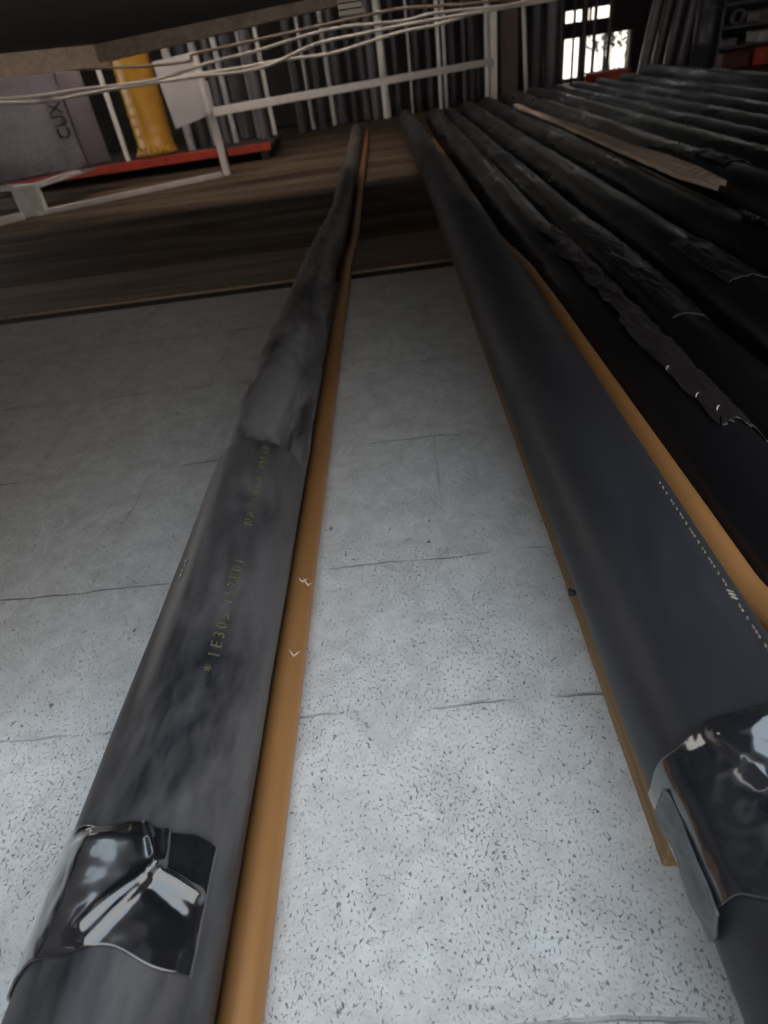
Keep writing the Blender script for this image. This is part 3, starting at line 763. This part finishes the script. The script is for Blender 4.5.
bases = [
    (-1.36, 11.9, 0.10, 'dark_pipe', 'dark grey pipe first right of the red rack'), (-1.22, 12.2, 0.035, 'silver', 'thin galvanised pipe just right of the red rack'),
    (-1.02, 12.0, 0.09, 'dark_pipe', 'dark grey pipe behind the left half of the white rail'), (-0.86, 12.3, 0.04, 'white_pipe', 'thin white pipe, first of its colour right of the red rack'),
    (-0.72, 12.3, 0.09, 'lav', 'lavender-grey pipe left of the far end of the left insulated pipe'), (-0.50, 12.4, 0.10, 'dark_pipe', 'dark grey pipe above the far end of the left insulated pipe'),
    (-0.30, 12.5, 0.085, 'lav', 'wide lavender-grey pipe behind the far end of the copper pipe'), (-0.12, 12.2, 0.075, 'lav', 'lavender-grey pipe beside the wide white one'),
    (0.05, 12.2, 0.065, 'white_pipe', 'wide white pipe at the middle of the white rail'), (0.26, 12.5, 0.10, 'dark_pipe', 'dark grey pipe right of the wide white one'),
    (0.50, 12.3, 0.025, 'silver', 'thin galvanised pipe above the near right row of black pipes'), (0.62, 12.6, 0.10, 'dark_pipe', 'dark grey pipe, third along right of the wide white one'),
    (0.84, 12.7, 0.10, 'dark_pipe', 'dark grey pipe just left of the white pair'), (0.99, 12.4, 0.035, 'white_pipe', 'left one of the white pair of thin pipes'), (1.085, 12.4, 0.035, 'silver', 'galvanised pipe touching the white pair'),
    (1.25, 12.8, 0.10, 'dark_pipe', 'dark grey pipe right of the white pair'), (1.42, 12.6, 0.035, 'lav', 'thin lavender-grey pipe left of the tall white post'),
    (1.60, 12.9, 0.10, 'dark_pipe', 'dark grey pipe behind the tall white post'), (1.78, 12.4, 0.042, 'white_pipe', 'bright white pipe just left of the tall white post'),
]
for x, y, r, mt, lab in bases:
    upright(x, y, 0.004, r, 2.3, M[mt], 'upright_pipe', lab)
tag(obj('upright_board', box((2.02, 12.45, 0.004), (2.30, 12.52, 2.0), 0.006), M['brown_board'], None, False), 'brown board standing right of the tall white post', 'board')
upright(2.42, 12.3, 0.004, 0.035, 2.0, M['white_pipe'], 'upright_pipe', 'thin white pipe leaning right beside the brown board', 'upright pipes at the back', (-0.12, 0))
for x, y, r, mt, lab in [(2.62, 12.5, 0.10, 'dark_pipe', 'dark grey pipe right of the leaning white pipe'), (2.86, 12.5, 0.11, 'lav', 'lavender-grey pipe left of the bright window'),
                         (3.02, 12.6, 0.07, 'dark_pipe', 'dark grey pipe at the left edge of the bright window'), (3.31, 12.9, 0.022, 'dark_pipe', 'thin dark pipe in front of the left window pane'),
                         (3.48, 12.9, 0.055, 'dark_pipe', 'dark pipe in front of the middle of the window'), (3.60, 12.7, 0.03, 'dark_pipe', 'thin dark pipe second in front of the middle of the window'),
                         (3.88, 12.8, 0.035, 'dark_pipe', 'thin dark pipe in front of the right window pane')]:
    upright(x, y, 0.004, r, 2.2, M[mt], 'upright_pipe', lab)
for x, y, r, mt, lab, ln in [(4.42, 12.6, 0.085, 'lav', 'lavender-grey pipe first right of the window', 0.28), (4.62, 12.6, 0.085, 'dark_pipe', 'dark grey pipe second right of the window', 0.28),
                             (4.82, 12.6, 0.075, 'lav', 'lavender-grey pipe third right of the window', 0.25), (5.00, 12.5, 0.085, 'lav', 'lavender-grey pipe fourth right of the window', 0.22)]:
    upright(x, y, 0.004, r, 2.0, M[mt], 'upright_pipe', lab, 'leaning pipes right of the window', (ln, 0.0))

# red crate under the window
t = thing('red_crate', 'low red crate on the floor under the bright window', 'crate', (3.62, 11.9, 0))
bm = bmesh.new()
for lo, hi in (((3.34, 11.7, 0.0), (3.92, 11.74, 0.20)), ((3.34, 12.1, 0.0), (3.92, 12.14, 0.20)), ((3.34, 11.7, 0.0), (3.38, 12.14, 0.20)), ((3.88, 11.7, 0.0), (3.92, 12.14, 0.20)), ((3.34, 11.7, 0.0), (3.92, 12.14, 0.03))):
    add_box(bm, lo, hi, 0.006)
obj('crate_body', bm, M['red'], t, False)
bm = bmesh.new(); add_box(bm, (3.32, 11.68, 0.20), (3.94, 12.16, 0.225), 0.008); obj('crate_lid', bm, M['red'], t, False)

# clutter shelf at the far right
t = thing('steel_shelf', 'grey steel shelf unit with clutter at the far right end', 'shelf', (6.0, 12.2, 0))
for z in (0.27, 0.52, 0.80):
    obj('shelf_board', box((5.30, 11.9, z), (7.3, 12.7, z + 0.03), 0.004), M['shelf'], t, False)
for x in (5.30, 7.26):
    for y in (11.9, 12.66): obj('upright', box((x, y, 0), (x + .05, y + .05, 1.3), 0.004), M['shelf'], t, False)
def crate(x0, x1, z0, z1, mat, label, name='storage_box', y0=11.95):
    t = thing(name, label, 'box', ((x0 + x1) / 2, y0 + 0.2, z0))
    obj('box_body', box((x0, y0, z0), (x1, y0 + 0.4, z1 - 0.03), 0.008), mat, t, False)
    obj('lid', box((x0 - .01, y0 - .01, z1 - 0.03), (x1 + .01, y0 + .41, z1), 0.006), mat, t, False)
crate(5.46, 5.88, 0.0, 0.22, M['maroon'], 'maroon box on the floor under the steel shelf')
crate(5.94, 6.5, 0.0, 0.23, M['red'], 'orange-red box on the floor under the steel shelf')
crate(6.6, 7.2, 0.0, 0.22, M['maroon'], 'maroon box on the floor at the far end under the steel shelf')
crate(5.42, 5.62, 0.302, 0.40, M['junk_grey'], 'small grey box on the lower shelf board')
crate(5.95, 6.3, 0.302, 0.44, M['junk_white'], 'pale box on the lower shelf board')
crate(6.4, 6.9, 0.302, 0.42, M['junk_grey'], 'grey box at the end of the lower shelf board')
crate(5.9, 6.5, 0.552, 0.70, M['shelf'], 'steel-grey box on the middle shelf board')
t = thing('coiled_hose', 'grey coiled hose standing on the middle shelf board', 'hose', (5.62, 12.1, 0.552))
bm = bmesh.new(); pts = []
for i in range(140):
    a = 2 * PI * i / 28; pts.append((5.62 + 0.085 * math.cos(a), 12.0 + 0.022 * i / 28, 0.552 + 0.1 + 0.085 * math.sin(a)))
ring_tube(bm, pts, 0.014, 8); obj('coil', bm, M['junk_grey'], t)
# dark drum left of the shelf
t = thing('dark_drum', 'tall dark grey drum standing left of the steel shelf', 'drum', (5.22, 11.6, 0))
bm = bmesh.new(); prof = [(0.0, 0.004), (0.17, 0.004), (0.18, 0.03), (0.18, 0.4), (0.187, 0.42), (0.18, 0.44), (0.18, 0.8), (0.187, 0.82), (0.18, 0.84), (0.18, 1.15), (0.17, 1.17), (0.0, 1.17)]
rr_ = [[bm.verts.new((4.98 + r * math.cos(2 * PI * k / 32), 11.6 + r * math.sin(2 * PI * k / 32), z)) for k in range(32)] for r, z in prof[1:-1]]
for a, b in zip(rr_, rr_[1:]):
    for k in range(32): bm.faces.new((a[k], a[(k + 1) % 32], b[(k + 1) % 32], b[k]))
bm.faces.new(rr_[0]); bm.faces.new(rr_[-1])
obj('drum_body', bm, M['dark_pipe'], t)
bm = bmesh.new(); ring_tube(bm, [(4.98 + 0.1, 11.50, 1.165), (4.98 + 0.1, 11.50, 1.20)], 0.03, 12); obj('bung', bm, M['silver'], t)

# plants outdoors behind the window
t = thing('shrub', 'green shrub growing outside behind the bright window', 'plant', (4.6, 15.4, -0.25))
bm = bmesh.new()
for k in range(5):
    ring_tube(bm, spline([(4.6 + 0.03 * k, 15.4, -0.25), (4.5 + 0.12 * k, 15.4, 0.15), (4.35 + 0.2 * k, 15.35 + 0.05 * k, 0.6)], 6), 0.012, 6)
obj('stem', bm, M['bark'], t)
bm = bmesh.new()
for k in range(230):
    c = Vector((random.gauss(4.72, 0.26), random.gauss(15.4, 0.15), random.uniform(0.36, 0.85)))
    d = Vector((random.uniform(-1, 1), random.uniform(-1, 1), random.uniform(-.6, .6))).normalized(); u = d.orthogonal().normalized()
    L = random.uniform(0.07, 0.13)
    pts = [c, c + d * L * .35 + u * L * .28, c + d * L + u * 0, c + d * L * .35 - u * L * .28]
    f = [bm.verts.new(p) for p in pts]; mid = bm.verts.new(c + d * L * 0.5 + d.cross(u) * 0.012)
    for i in range(4): bm.faces.new((f[i], f[(i + 1) % 4], mid))
fo = obj('foliage', bm, M['leaf'], t)

# ------------------------------------------------------------------ light
t = thing('added_rack_lamp', 'unseen white hooded strip lamp added to light the red-fronted rack', 'lamp', (-1.6, 7.3, 2.4))  # out-of-view lamp, added to brighten the stock at the back
bm = bmesh.new(); add_box(bm, (-3.9, 7.22, 2.42), (1.1, 7.50, 2.47), 0.01); add_box(bm, (-3.9, 7.18, 2.12), (1.1, 7.22, 2.47), 0.01)  # front plate shaped to keep this light off the nearer floor and pipes
obj('hood', bm, M['white_paint'], t, False)
bm = bmesh.new(); ring_tube(bm, [(-3.85, 7.32, 2.38), (1.05, 7.32, 2.38)], 0.028, 12)
em, ent, eb = new_mat('lamp_glow'); eb.inputs['Emission Color'].default_value = (1.0, 0.89, 0.80, 1); eb.inputs['Emission Strength'].default_value = 22.0
obj('lamp_tube', bm, em, t)
for x in (-3.6, 0.8):
    bm = bmesh.new(); ring_tube(bm, [(x, 7.36, 2.47), (x, 7.36, ZC)], 0.012, 8); obj('hanger_rod', bm, M['steel'], t)

w = bpy.data.worlds.new('sky'); bpy.context.scene.world = w; w.use_nodes = True
nt = w.node_tree; bg = nt.nodes['Background']
tcn = nd(nt, 'ShaderNodeTexCoord'); sp = nd(nt, 'ShaderNodeSeparateXYZ'); nt.links.new(tcn.outputs['Generated'], sp.inputs[0])
nt.links.new(ramp(nt, sp.outputs['Z'], [(0.0, (1.0, 0.91, 0.81)), (0.40, (0.92, 0.93, 0.94)), (0.85, (0.76, 0.88, 1.0))]), bg.inputs['Color'])
bg.inputs['Strength'].default_value = 2.5

def portal(loc, rot, sx, sy):
    l = bpy.data.lights.new('sky_portal', 'AREA'); l.shape = 'RECTANGLE'; l.size = sx * S; l.size_y = sy * S
    l.cycles.is_portal = True
    o = bpy.data.objects.new('sky_portal', l); C.objects.link(o); o.location = V(loc); o.rotation_euler = rot
portal((XL - 0.32, 7.5, 1.5), (PI / 2, 0, -PI / 2), 4.2, 3.0)
portal((3.98, YB + 0.32, 0.35), (PI / 2, 0, PI), 1.36, 0.64)
portal((2.55, YB + 0.32, 2.425), (PI / 2, 0, PI), 10.1, 0.35)

# ------------------------------------------------------------------ camera
cam = bpy.data.cameras.new('camera'); co = bpy.data.objects.new('camera', cam); C.objects.link(co)
cx = Vector((0.99238874, -0.00920624, -0.12279994)); cyd = Vector((-0.10252221, -0.61418771, -0.78247214)); cz = Vector((-0.06821859, 0.78910627, -0.61045682))
mw = Matrix(((cx.x, -cyd.x, -cz.x, 0), (cx.y, -cyd.y, -cz.y, 0), (cx.z, -cyd.z, -cz.z, 1.0 * S), (0, 0, 0, 1)))
co.matrix_world = mw
cam.sensor_fit = 'VERTICAL'; cam.sensor_height = 24.0; cam.lens = 24.0 * 600.0 / 1024.0
cam.clip_start = 0.01
cam.dof.use_dof = True; cam.dof.focus_distance = 0.55; cam.dof.aperture_fstop = 5.0
sc = bpy.context.scene; sc.camera = co
sc.view_settings.view_transform = 'Standard'; sc.view_settings.look = 'None'
sc.view_settings.exposure = 0.0; sc.view_settings.gamma = 1.0; sc.view_settings.use_curve_mapping = False
sc.cycles.use_denoising = True
sc.cycles.max_bounces = 8; sc.cycles.diffuse_bounces = 5; sc.cycles.transparent_max_bounces = 8
